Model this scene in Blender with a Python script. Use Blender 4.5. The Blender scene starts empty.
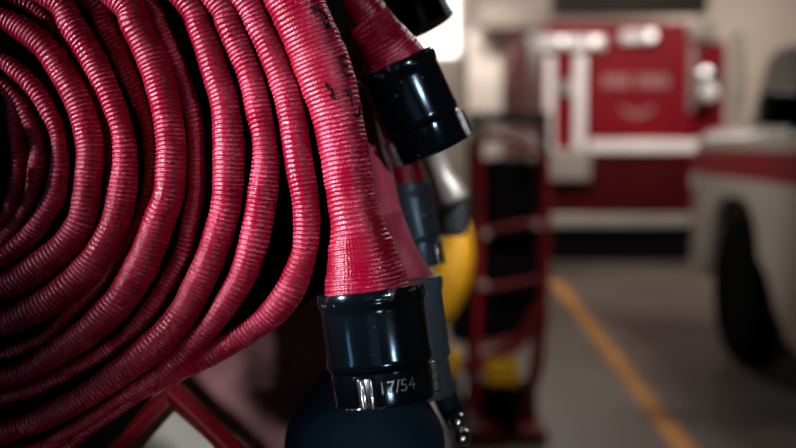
import bpy, bmesh, math, random
import numpy as np
from mathutils import Vector, Matrix
random.seed(4); RNG = np.random.default_rng(7)
SC = bpy.context.scene; COL = SC.collection
PI = math.pi
FPX = 1105.6; H = 1.45; PITCH = math.atan(89/1105.6)
CAM = np.array([0., 0., H])
FW = np.array([0, math.cos(PITCH), -math.sin(PITCH)])
UP = np.array([0, math.sin(PITCH), math.cos(PITCH)])
RT = np.array([1., 0, 0])

def P(px, py, d):
    """world point d metres in front of the camera, seen at that spot of the 796x448 frame"""
    return CAM + RT*((px-398)*d/FPX) + UP*((224-py)*d/FPX) + FW*d
def GX(px, Y):
    return (px-398)/FPX*Y
def GZ(py, Y):
    t = (224-py)/FPX; return H + Y*(t*math.cos(PITCH)-math.sin(PITCH))/(math.cos(PITCH)+t*math.sin(PITCH))

# ------------------------------------------------------------------ materials
def new_mat(name):
    m = bpy.data.materials.new(name); m.use_nodes = True
    nt = m.node_tree; b = nt.nodes['Principled BSDF']
    return m, nt, b
def setin(b, **k):
    for n, v in k.items():
        n = n.replace('_', ' ')
        if n in b.inputs: b.inputs[n].default_value = v
def mixrgb(nt, fac, a, b):
    n = nt.nodes.new('ShaderNodeMix'); n.data_type = 'RGBA'
    for s, v in ((0, fac), (6, a), (7, b)):
        if hasattr(v, 'is_output') or isinstance(v, bpy.types.NodeSocket): nt.links.new(v, n.inputs[s])
        else: n.inputs[s].default_value = v
    return n.outputs[2]
def ramp(nt, src, lo, hi, a=(0,0,0,1), b=(1,1,1,1)):
    r = nt.nodes.new('ShaderNodeValToRGB'); r.color_ramp.elements[0].position = lo; r.color_ramp.elements[1].position = hi
    r.color_ramp.elements[0].color = a; r.color_ramp.elements[1].color = b
    nt.links.new(src, r.inputs[0]); return r.outputs[0]
def noise(nt, scale, detail=3, vec=None, rough=.5):
    n = nt.nodes.new('ShaderNodeTexNoise'); n.inputs['Scale'].default_value = scale
    n.inputs['Detail'].default_value = detail; n.inputs['Roughness'].default_value = rough
    if vec is not None: nt.links.new(vec, n.inputs['Vector'])
    return n.outputs['Fac']
def texco(nt, kind='Object'):
    return nt.nodes.new('ShaderNodeTexCoord').outputs[kind]
def c4(c): return (c[0], c[1], c[2], 1)

def plain(name, col, rough=.5, metal=0., var=.12, scale=8., bump=0., spec=.5, coat=0.):
    m, nt, b = new_mat(name)
    co = texco(nt)
    n = noise(nt, scale, 4, co)
    c2 = tuple(x*(1-2*var) for x in col); c3 = tuple(min(1, x*(1+var)) for x in col)
    nt.links.new(ramp(nt, n, .3, .7, c4(c2), c4(c3)), b.inputs['Base Color'])
    setin(b, Roughness=rough, Metallic=metal, Specular_IOR_Level=spec, Coat_Weight=coat)
    if bump:
        bn = nt.nodes.new('ShaderNodeBump'); bn.inputs['Strength'].default_value = bump
        bn.inputs['Distance'].default_value = .01
        nt.links.new(noise(nt, scale*6, 3, co), bn.inputs['Height']); nt.links.new(bn.outputs[0], b.inputs['Normal'])
    return m
def emis(name, col, s):
    m, nt, b = new_mat(name)
    setin(b, Base_Color=c4(col), Emission_Color=c4(col), Emission_Strength=s, Roughness=.5); return m

PERIOD = .0031
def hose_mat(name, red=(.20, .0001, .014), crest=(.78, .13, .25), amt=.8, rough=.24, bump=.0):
    m, nt, b = new_mat(name)
    uvn = nt.nodes.new('ShaderNodeUVMap'); uv = uvn.outputs[0]
    sep = nt.nodes.new('ShaderNodeSeparateXYZ'); nt.links.new(uv, sep.inputs[0])
    at = nt.nodes.new('ShaderNodeAttribute'); at.attribute_name = 'rib'
    co = texco(nt)
    wear_glint = ramp(nt, noise(nt, 38, 4, co, .6), .45, .62, (.04,)*3+(1,), (1,)*4)
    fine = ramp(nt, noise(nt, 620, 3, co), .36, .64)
    # paler rib crests: worn threads plus broken highlights put into the colour
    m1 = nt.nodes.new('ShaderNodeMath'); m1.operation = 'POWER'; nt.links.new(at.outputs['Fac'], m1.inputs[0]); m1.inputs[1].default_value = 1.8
    m2 = nt.nodes.new('ShaderNodeMath'); m2.operation = 'MULTIPLY'; nt.links.new(m1.outputs[0], m2.inputs[0]); nt.links.new(wear_glint, m2.inputs[1])
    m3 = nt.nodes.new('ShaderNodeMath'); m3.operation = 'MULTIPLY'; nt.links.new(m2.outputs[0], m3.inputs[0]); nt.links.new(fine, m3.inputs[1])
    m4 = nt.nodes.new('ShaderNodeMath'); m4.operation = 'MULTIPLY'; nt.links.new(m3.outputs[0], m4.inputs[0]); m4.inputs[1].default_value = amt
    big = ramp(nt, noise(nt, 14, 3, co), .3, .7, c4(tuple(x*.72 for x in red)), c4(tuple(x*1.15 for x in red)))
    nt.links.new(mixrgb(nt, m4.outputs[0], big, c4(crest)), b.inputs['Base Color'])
    rr = ramp(nt, noise(nt, 32, 4, co, .6), .36, .62, (rough-.06,)*3+(1,), (rough+.16,)*3+(1,))
    nt.links.new(rr, b.inputs['Roughness'])
    # the warp threads running along the hose
    wv = nt.nodes.new('ShaderNodeMath'); wv.operation = 'MULTIPLY'; nt.links.new(sep.outputs[0], wv.inputs[0]); wv.inputs[1].default_value = 2*PI*64
    sn = nt.nodes.new('ShaderNodeMath'); sn.operation = 'SINE'; nt.links.new(wv.outputs[0], sn.inputs[0])
    ad = nt.nodes.new('ShaderNodeMath'); ad.operation = 'MULTIPLY_ADD'; nt.links.new(sn.outputs[0], ad.inputs[0]); ad.inputs[1].default_value = .35
    nt.links.new(fine, ad.inputs[2])
    bn = nt.nodes.new('ShaderNodeBump'); bn.inputs['Strength'].default_value = .28; bn.inputs['Distance'].default_value = .0005
    nt.links.new(ad.outputs[0], bn.inputs['Height']); nt.links.new(bn.outputs[0], b.inputs['Normal'])
    setin(b, Specular_IOR_Level=.55, Specular_Tint=(1, .62, .75, 1))
    return m

def enamel(name, col=(.0022, .004, .006), chips=.60, rough=.10):
    """black enamel over aluminium; bare metal where it is chipped"""
    m, nt, b = new_mat(name)
    co = texco(nt)
    n = noise(nt, 120, 5, co, .62); n2 = noise(nt, 30, 2, co)
    mul = nt.nodes.new('ShaderNodeMath'); mul.operation = 'MULTIPLY_ADD'; nt.links.new(n2, mul.inputs[0]); mul.inputs[1].default_value = .35; nt.links.new(n, mul.inputs[2])
    k = ramp(nt, mul.outputs[0], chips+.17, chips+.19)
    nt.links.new(mixrgb(nt, k, c4(col), (.75, .8, .85, 1)), b.inputs['Base Color'])
    nt.links.new(k, b.inputs['Metallic'])
    nt.links.new(ramp(nt, n2, .3, .7, (rough,)*3+(1,), (rough+.07,)*3+(1,)), b.inputs['Roughness'])
    bn = nt.nodes.new('ShaderNodeBump'); bn.inputs['Strength'].default_value = .10; bn.inputs['Distance'].default_value = .0003
    nt.links.new(n, bn.inputs['Height']); nt.links.new(bn.outputs[0], b.inputs['Normal'])
    setin(b, Coat_Weight=.0, Specular_Tint=(.45, .72, 1, 1), Specular_IOR_Level=.6)
    return m

M = {}
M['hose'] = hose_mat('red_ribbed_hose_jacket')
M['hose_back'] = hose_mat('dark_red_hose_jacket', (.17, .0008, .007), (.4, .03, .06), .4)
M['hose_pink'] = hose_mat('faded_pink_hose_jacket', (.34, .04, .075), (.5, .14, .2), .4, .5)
M['mauve'] = plain('faded_mauve_canvas', (.40, .19, .22), .75, var=.35, scale=9, bump=.3)
M['enamel'] = enamel('chipped_black_enamel', chips=.735)
M['enamel_rim'] = enamel('worn_black_enamel_rim', chips=.60)
M['enamel_grey'] = enamel('grey_blue_enamel', (.045, .06, .08), .7, .28)
M['bare'] = plain('bare_aluminium', (.72, .76, .8), .22, 1., var=.3, scale=300)
M['grey_metal'] = plain('dull_grey_metal', (.26, .28, .32), .38, .8, scale=60)
M['stamp'] = plain('worn_stamp_grey', (.20, .23, .27), .4, .6, var=.4, scale=900)
M['matt_black'] = plain('matt_black_steel', (.004, .003, .004), .95, spec=.05)
M['ink'] = plain('black_ink', (.006, .003, .006), .9, spec=.1, var=.4, scale=800)
M['navy'] = plain('navy_rubber', (.003, .015, .029), .7, var=.1, scale=20, spec=.12)
M['rack_red'] = plain('red_rack_paint', (.18, .002, .009), .4, scale=12, coat=.3)
M['plate'] = plain('pale_grey_sheet', (.70, .70, .64), .6, var=.06, scale=12)
M['silver_white'] = plain('silver_white_metal', (.62, .6, .58), .35, .4, scale=30)
M['yellow'] = plain('yellow_plastic', (.85, .42, .008), .5, var=.15, scale=6)
M['truck_red'] = plain('engine_red_paint', (.21, .0012, .008), .4, scale=1.5, spec=.25)
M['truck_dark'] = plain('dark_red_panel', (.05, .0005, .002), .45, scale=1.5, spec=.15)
M['white_trim'] = plain('white_reflective_trim', (.86, .81, .80), .4, scale=3, var=.05)
M['dull_trim'] = plain('dull_step_metal', (.34, .30, .26), .5, .3, scale=3)
M['badge'] = plain('faded_badge_grey', (.30, .13, .12), .5, scale=3)
M['chrome'] = plain('chrome', (.8, .8, .8), .15, 1., scale=3)
M['black'] = plain('black_paint', (.006, .005, .005), .55, scale=3, spec=.2)
M['tyre'] = plain('tyre_rubber', (.003, .003, .003), .95, scale=20, bump=.2, spec=.03)
M['pick_white'] = plain('pickup_white_paint', (.60, .53, .47), .3, var=.05, scale=1.2, coat=.6)
M['pick_red'] = plain('pickup_red_stripe', (.30, .006, .016), .35, scale=2)
M['glass'] = plain('tinted_glass', (.22, .175, .15), .7, scale=1)
M['beam'] = plain('dark_beam', (.085, .07, .058), .7, scale=1)
M['ceiling'] = plain('ceiling_board', (.07, .06, .05), .9, scale=.8)
M['cabinet_beige'] = plain('beige_cabinet_paint', (.62, .54, .48), .5, scale=1, var=.1)
M['cabinet_brown'] = plain('brown_locker_paint', (.16, .13, .11), .6, scale=1)
M['maroon'] = plain('maroon_cloth', (.085, .022, .02), .9, scale=6, var=.3)
M['lamp_on'] = emis('lit_lamp', (1, .93, .86), 1.5)
M['daylight'] = emis('daylight_pane', (1, .98, .93), 2.6)
M['line'] = plain('orange_line_paint', (.55, .23, .035), .7, var=.25, scale=3)
def wall_mat(name, col, stripes=False):
    m, nt, b = new_mat(name); co = texco(nt)
    n = noise(nt, .8, 5, co)
    base = ramp(nt, n, .3, .7, c4(tuple(x*.8 for x in col)), c4(col))
    nt.links.new(base, b.inputs['Base Color']); setin(b, Roughness=.8)
    br = nt.nodes.new('ShaderNodeTexBrick'); br.inputs['Scale'].default_value = 2.2; nt.links.new(co, br.inputs['Vector'])
    bn = nt.nodes.new('ShaderNodeBump'); bn.inputs['Strength'].default_value = .2; nt.links.new(br.outputs['Fac'], bn.inputs['Height'])
    nt.links.new(bn.outputs[0], b.inputs['Normal']); return m
M['wall'] = wall_mat('painted_block_wall', (.36, .30, .25))
def floor_mat():
    m, nt, b = new_mat('sealed_concrete'); co = texco(nt)
    n = noise(nt, .9, 6, co, .6); n2 = noise(nt, 14, 4, co)
    base = ramp(nt, n, .3, .72, (.078, .060, .048, 1), (.155, .124, .102, 1))
    mx = mixrgb(nt, .25, base, ramp(nt, n2, .3, .7, (.07, .054, .044, 1), (.17, .135, .11, 1)))
    nt.links.new(mx, b.inputs['Base Color'])
    nt.links.new(ramp(nt, n, .3, .7, (.35,)*3+(1,), (.6,)*3+(1,)), b.inputs['Roughness'])
    return m
M['floor'] = floor_mat()

# ------------------------------------------------------------------ object helpers
def link(o, parent=None):
    COL.objects.link(o)
    if parent is not None:
        o.parent = parent
        pw = parent
        mw = Matrix.Identity(4)
        chain = []
        while pw is not None: chain.append(pw); pw = pw.parent
        for q in reversed(chain):
            mw = mw @ q.matrix_parent_inverse @ q.matrix_basis
        o.matrix_parent_inverse = mw.inverted()
    return o
def tag(o, label=None, cat=None, group=None, kind=None):
    if label: o['label'] = label
    if cat: o['category'] = cat
    if group: o['group'] = group
    if kind: o['kind'] = kind
    return o
def empty(name, loc, label=None, cat=None, group=None):
    o = bpy.data.objects.new(name, None); COL.objects.link(o); o.location = loc; o.empty_display_size = .1
    return tag(o, label, cat, group)

class MB:
    def __init__(s): s.v = []; s.f = []; s.uv = None
    def add(s, vs, fs):
        k = len(s.v); s.v += [tuple(map(float, v)) for v in vs]; s.f += [tuple(i+k for i in f) for f in fs]; return s
    def box(s, lo, hi, mat=None):
        x0, y0, z0 = lo; x1, y1, z1 = hi
        vs = [Vector(q) for q in ((x0,y0,z0),(x1,y0,z0),(x1,y1,z0),(x0,y1,z0),(x0,y0,z1),(x1,y0,z1),(x1,y1,z1),(x0,y1,z1))]
        if mat is not None: vs = [mat @ q for q in vs]
        return s.add(vs, ((3,2,1,0),(4,5,6,7),(0,1,5,4),(1,2,6,5),(2,3,7,6),(3,0,4,7)))
    def tube(s, pts, r, n=12, closed=False):
        pts = [Vector(p) for p in pts]; N = len(pts); rs = r if isinstance(r, (list, tuple)) else [r]*N
        vs = []; prev = None
        for i, p in enumerate(pts):
            if closed: t = pts[(i+1) % N]-pts[i-1]
            else: t = pts[min(i+1, N-1)]-pts[max(i-1, 0)]
            t.normalize()
            a = prev if prev is not None else (Vector((0,0,1)) if abs(t.z) < .9 else Vector((1,0,0)))
            u = (a - t*a.dot(t)).normalized(); w = t.cross(u); prev = u
            for k in range(n):
                an = 2*PI*k/n; vs.append(p + u*math.cos(an)*rs[i] + w*math.sin(an)*rs[i])
        fs = []
        for i in range(N if closed else N-1):
            j = (i+1) % N
            for k in range(n):
                k2 = (k+1) % n; fs.append((i*n+k, i*n+k2, j*n+k2, j*n+k))
        if not closed: fs += [tuple(range(n-1, -1, -1)), tuple((N-1)*n+k for k in range(n))]
        return s.add(vs, fs)
    def lathe(s, prof, mat, n=64, cap=True):
        """prof: list of (r, z) about local Z"""
        vs = []
        for r, z in prof:
            for k in range(n):
                an = 2*PI*k/n; vs.append(mat @ Vector((r*math.cos(an), r*math.sin(an), z)))
        fs = []
        for i in range(len(prof)-1):
            for k in range(n):
                k2 = (k+1) % n; fs.append((i*n+k, i*n+k2, (i+1)*n+k2, (i+1)*n+k))
        if cap: fs += [tuple(range(n-1, -1, -1)), tuple((len(prof)-1)*n+k for k in range(n))]
        return s.add(vs, fs)
    def prism(s, poly, axis, a, b, mat=None):
        """poly 2-D outline extruded along axis 0/1/2 from a to b"""
        def mk(p, c):
            q = [0, 0, 0]; o = [i for i in range(3) if i != axis]
            q[o[0]], q[o[1]] = p; q[axis] = c
            return Vector(q) if mat is None else mat @ Vector(q)
        n = len(poly); vs = [mk(p, a) for p in poly]+[mk(p, b) for p in poly]
        fs = [tuple(range(n-1, -1, -1)), tuple(range(n, 2*n))]+[(i, (i+1) % n, (i+1) % n+n, i+n) for i in range(n)]
        return s.add(vs, fs)
    def build(s, name, mat, parent=None, smooth=True, bevel=0., segs=2, angle=40, sub=0, origin=None):
        me = bpy.data.meshes.new(name)
        vs = s.v
        if origin is None and parent is None:
            a = np.array(vs); origin = ((a[:,0].min()+a[:,0].max())/2, (a[:,1].min()+a[:,1].max())/2, a[:,2].min())
        if origin is not None: vs = [(x-origin[0], y-origin[1], z-origin[2]) for x, y, z in vs]
        me.from_pydata(vs, [], s.f); me.materials.append(M[mat] if isinstance(mat, str) else mat)
        bm = bmesh.new(); bm.from_mesh(me); bmesh.ops.recalc_face_normals(bm, faces=bm.faces); bm.to_mesh(me); bm.free()
        me.update()
        o = bpy.data.objects.new(name, me)
        if origin is not None: o.location = origin
        link(o, parent)
        if bevel:
            m = o.modifiers.new('bevel', 'BEVEL'); m.width = bevel; m.segments = segs; m.limit_method = 'ANGLE'; m.angle_limit = math.radians(35)
        if sub:
            m = o.modifiers.new('sub', 'SUBSURF'); m.levels = m.render_levels = sub
        if smooth:
            for p in me.polygons: p.use_smooth = True
            if hasattr(me, 'set_sharp_from_angle') and not sub: me.set_sharp_from_angle(angle=math.radians(angle))
        return o

# ------------------------------------------------------------------ hose building
def catmull(pts, per=12):
    p = np.array(pts, float); p = np.vstack([2*p[0]-p[1], p, 2*p[-1]-p[-2]])
    out = []
    t = np.linspace(0, 1, per, endpoint=False)[:, None]
    for i in range(1, len(p)-2):
        a, b, c, d = p[i-1], p[i], p[i+1], p[i+2]
        out.append(.5*((2*b)+(-a+c)*t+(2*a-5*b+4*c-d)*t**2+(-a+3*b-3*c+d)*t**3))
    out.append(p[-2][None])
    return np.vstack(out)

def vnoise(n, cell):
    """smooth 1-D noise with values -1..1"""
    k = int(n/cell)+4; r = RNG.uniform(-1, 1, k); x = np.arange(n)/cell
    i = x.astype(int); f = x-i; f = f*f*(3-2*f)
    return r[i]*(1-f)+r[i+1]*f

def hose_mesh(name, ctrl, mat, parent, seg=24, fine=True, depth=1.3, amp=.00052, b_fix=None, twist=0.):
    """ctrl rows: px, py, depth, width in px[, back-to-front half thickness in m]. One continuous ribbed tube."""
    ctrl = [tuple(c)+((0,) if len(c) == 4 else ()) for c in ctrl]
    s = catmull(ctrl, 14)
    w3 = np.array([P(a[0], a[1], a[2]) for a in s])
    L = np.concatenate([[0], np.cumsum(np.linalg.norm(np.diff(w3, axis=0), axis=1))])
    # denser rings where the frame can see them
    fx = np.linspace(0, L[-1], int(L[-1]/.0006)+2)
    X = np.interp(fx, L, s[:, 0]); Y = np.interp(fx, L, s[:, 1])
    vis = (X > -40) & (X < 840) & (Y > -40) & (Y < 490)
    keep = np.zeros(len(fx), bool); cnt = 0
    step = 1 if fine else 4
    keep[vis & (np.arange(len(fx)) % step == 0)] = True
    keep[np.arange(len(fx)) % 10 == 0] = True
    keep[0] = keep[-1] = True
    l = fx[keep]; v = vis[keep]
    cols = [np.interp(l, L, s[:, i]) for i in range(5)]
    # light smoothing of the measured path
    n = len(l)
    C3 = np.stack([np.interp(l, L, w3[:, i]) for i in range(3)], 1)
    T = np.gradient(C3, l, axis=0); T /= np.linalg.norm(T, axis=1)[:, None]
    k = np.ones(9)/9
    T = np.stack([np.convolve(np.pad(T[:, i], 4, 'edge'), k, 'valid') for i in range(3)], 1); T /= np.linalg.norm(T, axis=1)[:, None]
    S = np.cross(T, FW); S /= np.linalg.norm(S, axis=1)[:, None]
    Nn = np.cross(S, T)
    a = cols[3]/2*cols[2]/FPX
    bb = np.where(cols[4] > 0, cols[4], a*depth)
    a = a*(1+.035*vnoise(n, 40)+.02*vnoise(n, 9))
    phi = np.linspace(0, 2*PI, seg, endpoint=False)
    ph = 2*PI*(l/PERIOD+.35*vnoise(n, 25))
    A = phi[None, :]
    # ribs run slightly askew round the hose, and not all alike
    sk = .9*np.sin(A+.6)+.35*np.sin(3*A+l[:, None]*40)
    rib = (.5+.5*np.sin(ph[:, None]+sk))
    loc = 1+.3*vnoise(n, 5)[:, None]*np.cos(A*2+1)+.35*vnoise(n, 70)[:, None]*np.cos(A+2)+.2*vnoise(n, 17)[:, None]
    fade = (v & fine).astype(float)[:, None]
    disp = amp*(rib**.8-.5)*loc*fade
    e = .88
    cx = np.sign(np.cos(A))*np.abs(np.cos(A))**e; cy = np.sign(np.sin(A))*np.abs(np.sin(A))**e
    if twist:
        tw = twist*vnoise(n, 160)[:, None]
    else: tw = 0
    ra = (a[:, None]+disp)*cx*(1+.03*np.sin(2*A+tw)); rb = (bb[:, None]+disp)*cy
    V = C3[:, None, :]+S[:, None, :]*ra[..., None]+Nn[:, None, :]*rb[..., None]
    V = V.reshape(-1, 3)
    org = C3[n//2]*0+V.mean(0) if parent is None else np.array([0, 0, 0.])
    i = np.arange(n-1)[:, None]*seg; kk = np.arange(seg)[None, :]; k2 = (kk+1) % seg
    Fq = np.stack([i+kk, i+k2, i+seg+k2, i+seg+kk], -1).reshape(-1, 4)
    me = bpy.data.meshes.new(name)
    me.vertices.add(len(V)); me.vertices.foreach_set('co', (V-org).astype(np.float32).ravel())
    nf = len(Fq); me.loops.add(nf*4+2*seg); me.polygons.add(nf+2)
    cap1 = np.arange(seg)[::-1]; cap2 = (n-1)*seg+np.arange(seg)
    lv = np.concatenate([Fq[:, ::-1].ravel(), cap1[::-1], cap2[::-1]]).astype(np.int32)
    me.loops.foreach_set('vertex_index', lv)
    ls = np.concatenate([np.arange(nf)*4, [nf*4, nf*4+seg]]).astype(np.int32)
    me.polygons.foreach_set('loop_start', ls)
    me.polygons.foreach_set('use_smooth', np.ones(nf+2, bool))
    me.update(calc_edges=True)
    uvl = me.uv_layers.new(name='UVMap')
    ui = (lv % seg)/seg; vi = l[lv//seg]
    # close the seam
    q = ui[:nf*4].reshape(-1, 4); q[(q.max(1)-q.min(1)) > .5] = np.where(q[(q.max(1)-q.min(1)) > .5] < .5, q[(q.max(1)-q.min(1)) > .5]+1, q[(q.max(1)-q.min(1)) > .5])
    ui[:nf*4] = q.ravel()
    uvl.data.foreach_set('uv', np.stack([ui, vi], 1).astype(np.float32).ravel())
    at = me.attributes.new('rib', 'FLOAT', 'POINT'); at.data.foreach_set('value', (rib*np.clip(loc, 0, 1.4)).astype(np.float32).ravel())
    me.materials.append(M[mat]); me.validate(); me.update()
    o = bpy.data.objects.new(name, me); o.location = org; link(o, parent)
    info = dict(l=l, X=cols[0], Y=cols[1], C=C3, S=S, N=Nn, a=a, b=bb)
    return o, info

def polar_join(a, b, cx, cy, extra=0):
    """off-frame half turn from control row a round the left to row b"""
    ra, rb = math.hypot(a[0]-cx, a[1]-cy), math.hypot(b[0]-cx, b[1]-cy)
    ta = math.atan2(a[1]-cy, a[0]-cx); tb = math.atan2(b[1]-cy, b[0]-cx)
    while tb < ta+.5: tb += 2*PI
    k = max(2, int((tb-ta)/math.radians(22))); out = []
    for i in range(1, k):
        t = i/k; th = ta+(tb-ta)*t; s = t*t*(3-2*t); r = ra+(rb-ra)*s
        out.append((cx+r*math.cos(th), cy+r*math.sin(th))+tuple(a[j]+(b[j]-a[j])*s for j in range(2, len(a))))
    return out

D0 = .75
CX, CY = -57, 152
raw = [
 (0, [(8,95,10),(14,125,12),(19,150,14),(18,175,14),(12,200,12),(2,222,12)]),
 (.006, [(2,84,14),(18,100,14),(28,120,14),(38,145,15),(37,170,18),(32,190,14),(25,210,12),(10,232,14),(-5,245,14)]),
 (.0, [(0,60,16),(18,72,18),(36,90,18),(49,112,16),(58,135,15),(60,168,18),(55,196,20),(42,220,20),(28,238,20),(8,255,20),(-8,263,20)]),
 (.0, [(-4,16,20),(27,32,25),(48,50,26),(65,75,27),(79,101,28),(87,125,27),(91,150,27),(90,168,27),(87,196,27),(82,222,28),(65,247,29),(42,265,29),(20,280,27),(-5,290,25)]),
 (.022, [(26,2,15),(50,22,15),(70,42,15),(86,66,15),(97,90,15),(106,120,15),(111,150,15),(112,185,16),(104,215,16),(85,255,15),(52,285,15),(10,312,15)]),
 (.0, [(54,0,24),(72,25,26),(88,50,25),(101,75,24),(114,105,22),(122,130,21),(125,150,23),(125,170,24),(122,196,27),(115,224,27),(102,250,30),(86,272,31),(62,293,30),(35,310,27),(0,326,22),(-20,332,22)]),
 (.016, [(91,0,20),(105,25,18),(118,50,18),(129,75,18),(141,105,16),(149,130,15),(152,168,15),(148,200,15),(138,225,15),(122,255,15),(103,280,14),(75,308,14),(45,338,14),(5,355,14),(-15,360,14)]),
 (.0, [(123,0,31),(136,26,29),(149,52,30),(159,78,30),(166,106,29),(171,140,29),(171,168,29),(168,196,29),(158,224,31),(148,252,32),(136,276,32),(122,298,30),(101,320,30),(80,338,28),(54,355,25),(30,370,22),(5,378,22),(-15,384,20)]),
 (.014, [(148,0,14),(160,25,15),(172,50,14),(182,75,15),(192,110,16),(196,140,17),(197,168,18),(195,200,18),(190,224,18),(183,254,18),(167,284,18),(150,310,17),(131,332,16),(105,352,16),(72,370,16),(45,384,15),(15,394,14),(-15,400,14)]),
 (.0, [(186,0,26),(200,27,26),(209,50,27),(217,77,27),(225,102,29),(229,140,31),(229,168,32),(228,200,32),(222,224,30),(212,254,29),(199,283,29),(184,312,30),(164,337,31),(142,356,30),(119,373,27),(92,392,25),(62,409,24),(30,424,22),(0,434,22),(-20,438,20)]),
 (.0, [(217,0,28),(229,25,27),(240,50,26),(249,72,25),(254,88,26),(259,112,27),(264,135,25),(266,160,27),(263,190,30),(258,222,29),(252,248,29),(243,275,27),(230,298,25),(210,326,23),(185,352,21),(160,373,16),(134,389,13),(108,407,13),(85,422,14),(60,436,15),(30,450,17)]),
 (.0, [(244,0,29),(258,25,28),(271,50,29),(284,82,30),(291,108,30),(296,140,29),(300,168,29),(305,196,28),(307,224,27),(305,250,25),(297,275,29),(286,297,29),(268,317,27),(243,335,25),(215,352,23),(187,368,19),(160,384,13),(138,396,11),(112,414,11),(86,430,12),(50,452,14)]),
]
rows = []
inner = [(CX+r*math.cos(t), CY+r*math.sin(t), D0+.004, 13) for r, t in ((22, 0), (26, 1.2), (30, 2.4), (35, 3.6), (40, 4.8), (45, 5.9), (50, 7.0), (54, 8.2), (58, 9.3), (62, 10.4))]
rows += inner
for ki, (dz, st) in enumerate(raw):
    base = (.034)*(1-ki/11)**1.5          # the roll dishes in towards its core
    cur = []
    for j, (x, y, w) in enumerate(st):
        low = max(0, (y-300)/150)*(.012 if ki == 10 else .03) if ki >= 10 else 0
        cur.append((x, y, D0+base+dz+low, w))
    rows += polar_join(rows[-1], cur[0], CX, CY)
    rows += cur
last = [(270,-40,58),(293,0,58),(310,37,57),(322,67,57),(333,100,55),(339,125,50),(344,150,48),(348,175,48),(353,207,50),(358,230,56),(362,252,68),(365,272,77),(367,288,82),(369,300,83)]
bfix = [.018]*9+[.019, .022, .026, .029, .030]
rows = [r+(0.0,) for r in rows]
cur = [(x, y, D0-.002, w, b) for (x, y, w), b in zip(last, bfix)]
pj = polar_join(rows[-1][:4]+(.016,), cur[0], CX, CY)
rows += pj + cur

def frame_at(p0, axis):
    z = Vector(axis).normalized(); x = Vector((RT-np.array(z)*RT.dot(np.array(z)))).normalized(); y = z.cross(x)
    m = Matrix((x, y, z)).transposed().to_4x4(); m.translation = Vector(p0); return m

def coupling(parent, px0, py0, d0, px1, py1, d1, R, matb='enamel', matr='enamel_rim', lug_angles=(), text=None, lugmat='bare', nm='coupling', lug_w=.0058, ring_r=.93, lug_k=1.13):
    """threaded hose coupling; (px0,py0) is where the hose enters, (px1,py1) the open end"""
    p0 = P(px0, py0, d0); p1 = P(px1, py1, d1); ax = p1-p0; Lh = np.linalg.norm(ax); m = frame_at(p0, ax)
    inv = Matrix.Identity(4)
    def bld(prof, name, mat, par, cap=True):
        b = MB(); b.lathe(prof, inv, 72, cap); 
        me_o = b.build(name, mat, None, origin=(0, 0, 0), angle=32)
        return me_o
    h = .66*Lh
    prof = [(R*.72, -.004), (R*.93, -.004), (R*.985, -.0028), (R*1.0, .000), (R*1.0, .0035), (R*.985, .005), (R*.965, .0062), (R*.962, .010), (R*.968, h-.008), (R*.985, h-.006), (R*.985, h-.0022), (R*.955, h-.0004), (R*.90, h), (R*.6, h)]
    body = bld(prof, nm, matb, parent)
    COL.objects.unlink(body); body.location = (0, 0, 0); link(body, parent)
    body.matrix_basis = m
    body.matrix_parent_inverse = parent.matrix_basis.inverted() if parent else Matrix.Identity(4)
    def child(b, name, mat, **k):
        o = b.build(name, mat, None, origin=(0, 0, 0), **k); o.parent = body; return o
    b = MB(); b.lathe([(R*.90, -.0052), (R*.985, -.0046), (R*1.012, -.002), (R*1.012, .0018), (R*.99, .0034), (R*.95, .0036)], inv, 72)
    child(b, 'rim', matr, angle=32)
    b = MB(); r = R*ring_r
    b.lathe([(r*.8, h), (r*.95, h+.0003), (r*.995, h+.0018), (r, h+.003), (r, Lh-.003), (r*.985, Lh-.0012), (r*.93, Lh), (r*.80, Lh), (r*.78, Lh-.004), (r*.78, h+.004)], inv, 72)
    child(b, 'swivel_ring', matb, angle=32)
    b = MB(); b.tube([(r*.965*math.cos(2*PI*i/48), r*.965*math.sin(2*PI*i/48), Lh-.001) for i in range(48)], .0011, 8, closed=True)
    child(b, 'wear_edge', matr)
    b = MB(); b.lathe([(R*.72, Lh-.012), (R*.74, Lh-.012), (R*.74, Lh-.004), (R*.5, Lh-.006), (R*.5, Lh-.0125)], inv, 48)
    child(b, 'gasket', 'black')
    for la in lug_angles:
        b = MB(); rot = Matrix.Rotation(la, 4, 'Z')
        z0 = h+.003; z1 = Lh-.001; zs = [z0, z0+.0015, z1-.002, z1]
        w = lug_w
        # horned lug: two prongs either side of a notch
        k = lug_k; poly = [(r*.94, -w*1.2), (r*(k-.02), -w), (r*k, -w*.5), (r*(k-.05), -w*.25), (r*(k-.05), w*.25), (r*k, w*.5), (r*(k-.02), w), (r*.94, w*1.2)]
        b.prism(poly, 2, z0, z1, rot)
        child(b, 'lug', lugmat, bevel=.0009, segs=2)
    if text:
        cu = bpy.data.curves.new('stamped_date', 'FONT'); cu.body = text; cu.size = .0115; cu.extrude = .0003; cu.align_x = 'CENTER'; cu.align_y = 'CENTER'
        to = bpy.data.objects.new('t', cu); COL.objects.link(to)
        dg = bpy.context.evaluated_depsgraph_get(); me = bpy.data.meshes.new_from_object(to.evaluated_get(dg)); COL.objects.unlink(to)
        # wrap it round the ring; letters read upright from the hose end
        zc = (h+Lh)/2-.001; a0 = TEXT_ANGLE
        for v in me.vertices:
            an = a0-SGN*v.co.x/r; rr = r+v.co.z+.0001
            v.co = (rr*math.cos(an), rr*math.sin(an), zc-v.co.y)
        me.materials.clear(); me.materials.append(M['stamp'])
        o = bpy.data.objects.new('stamped_date', me); COL.objects.link(o); o.parent = body
    return body

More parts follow.
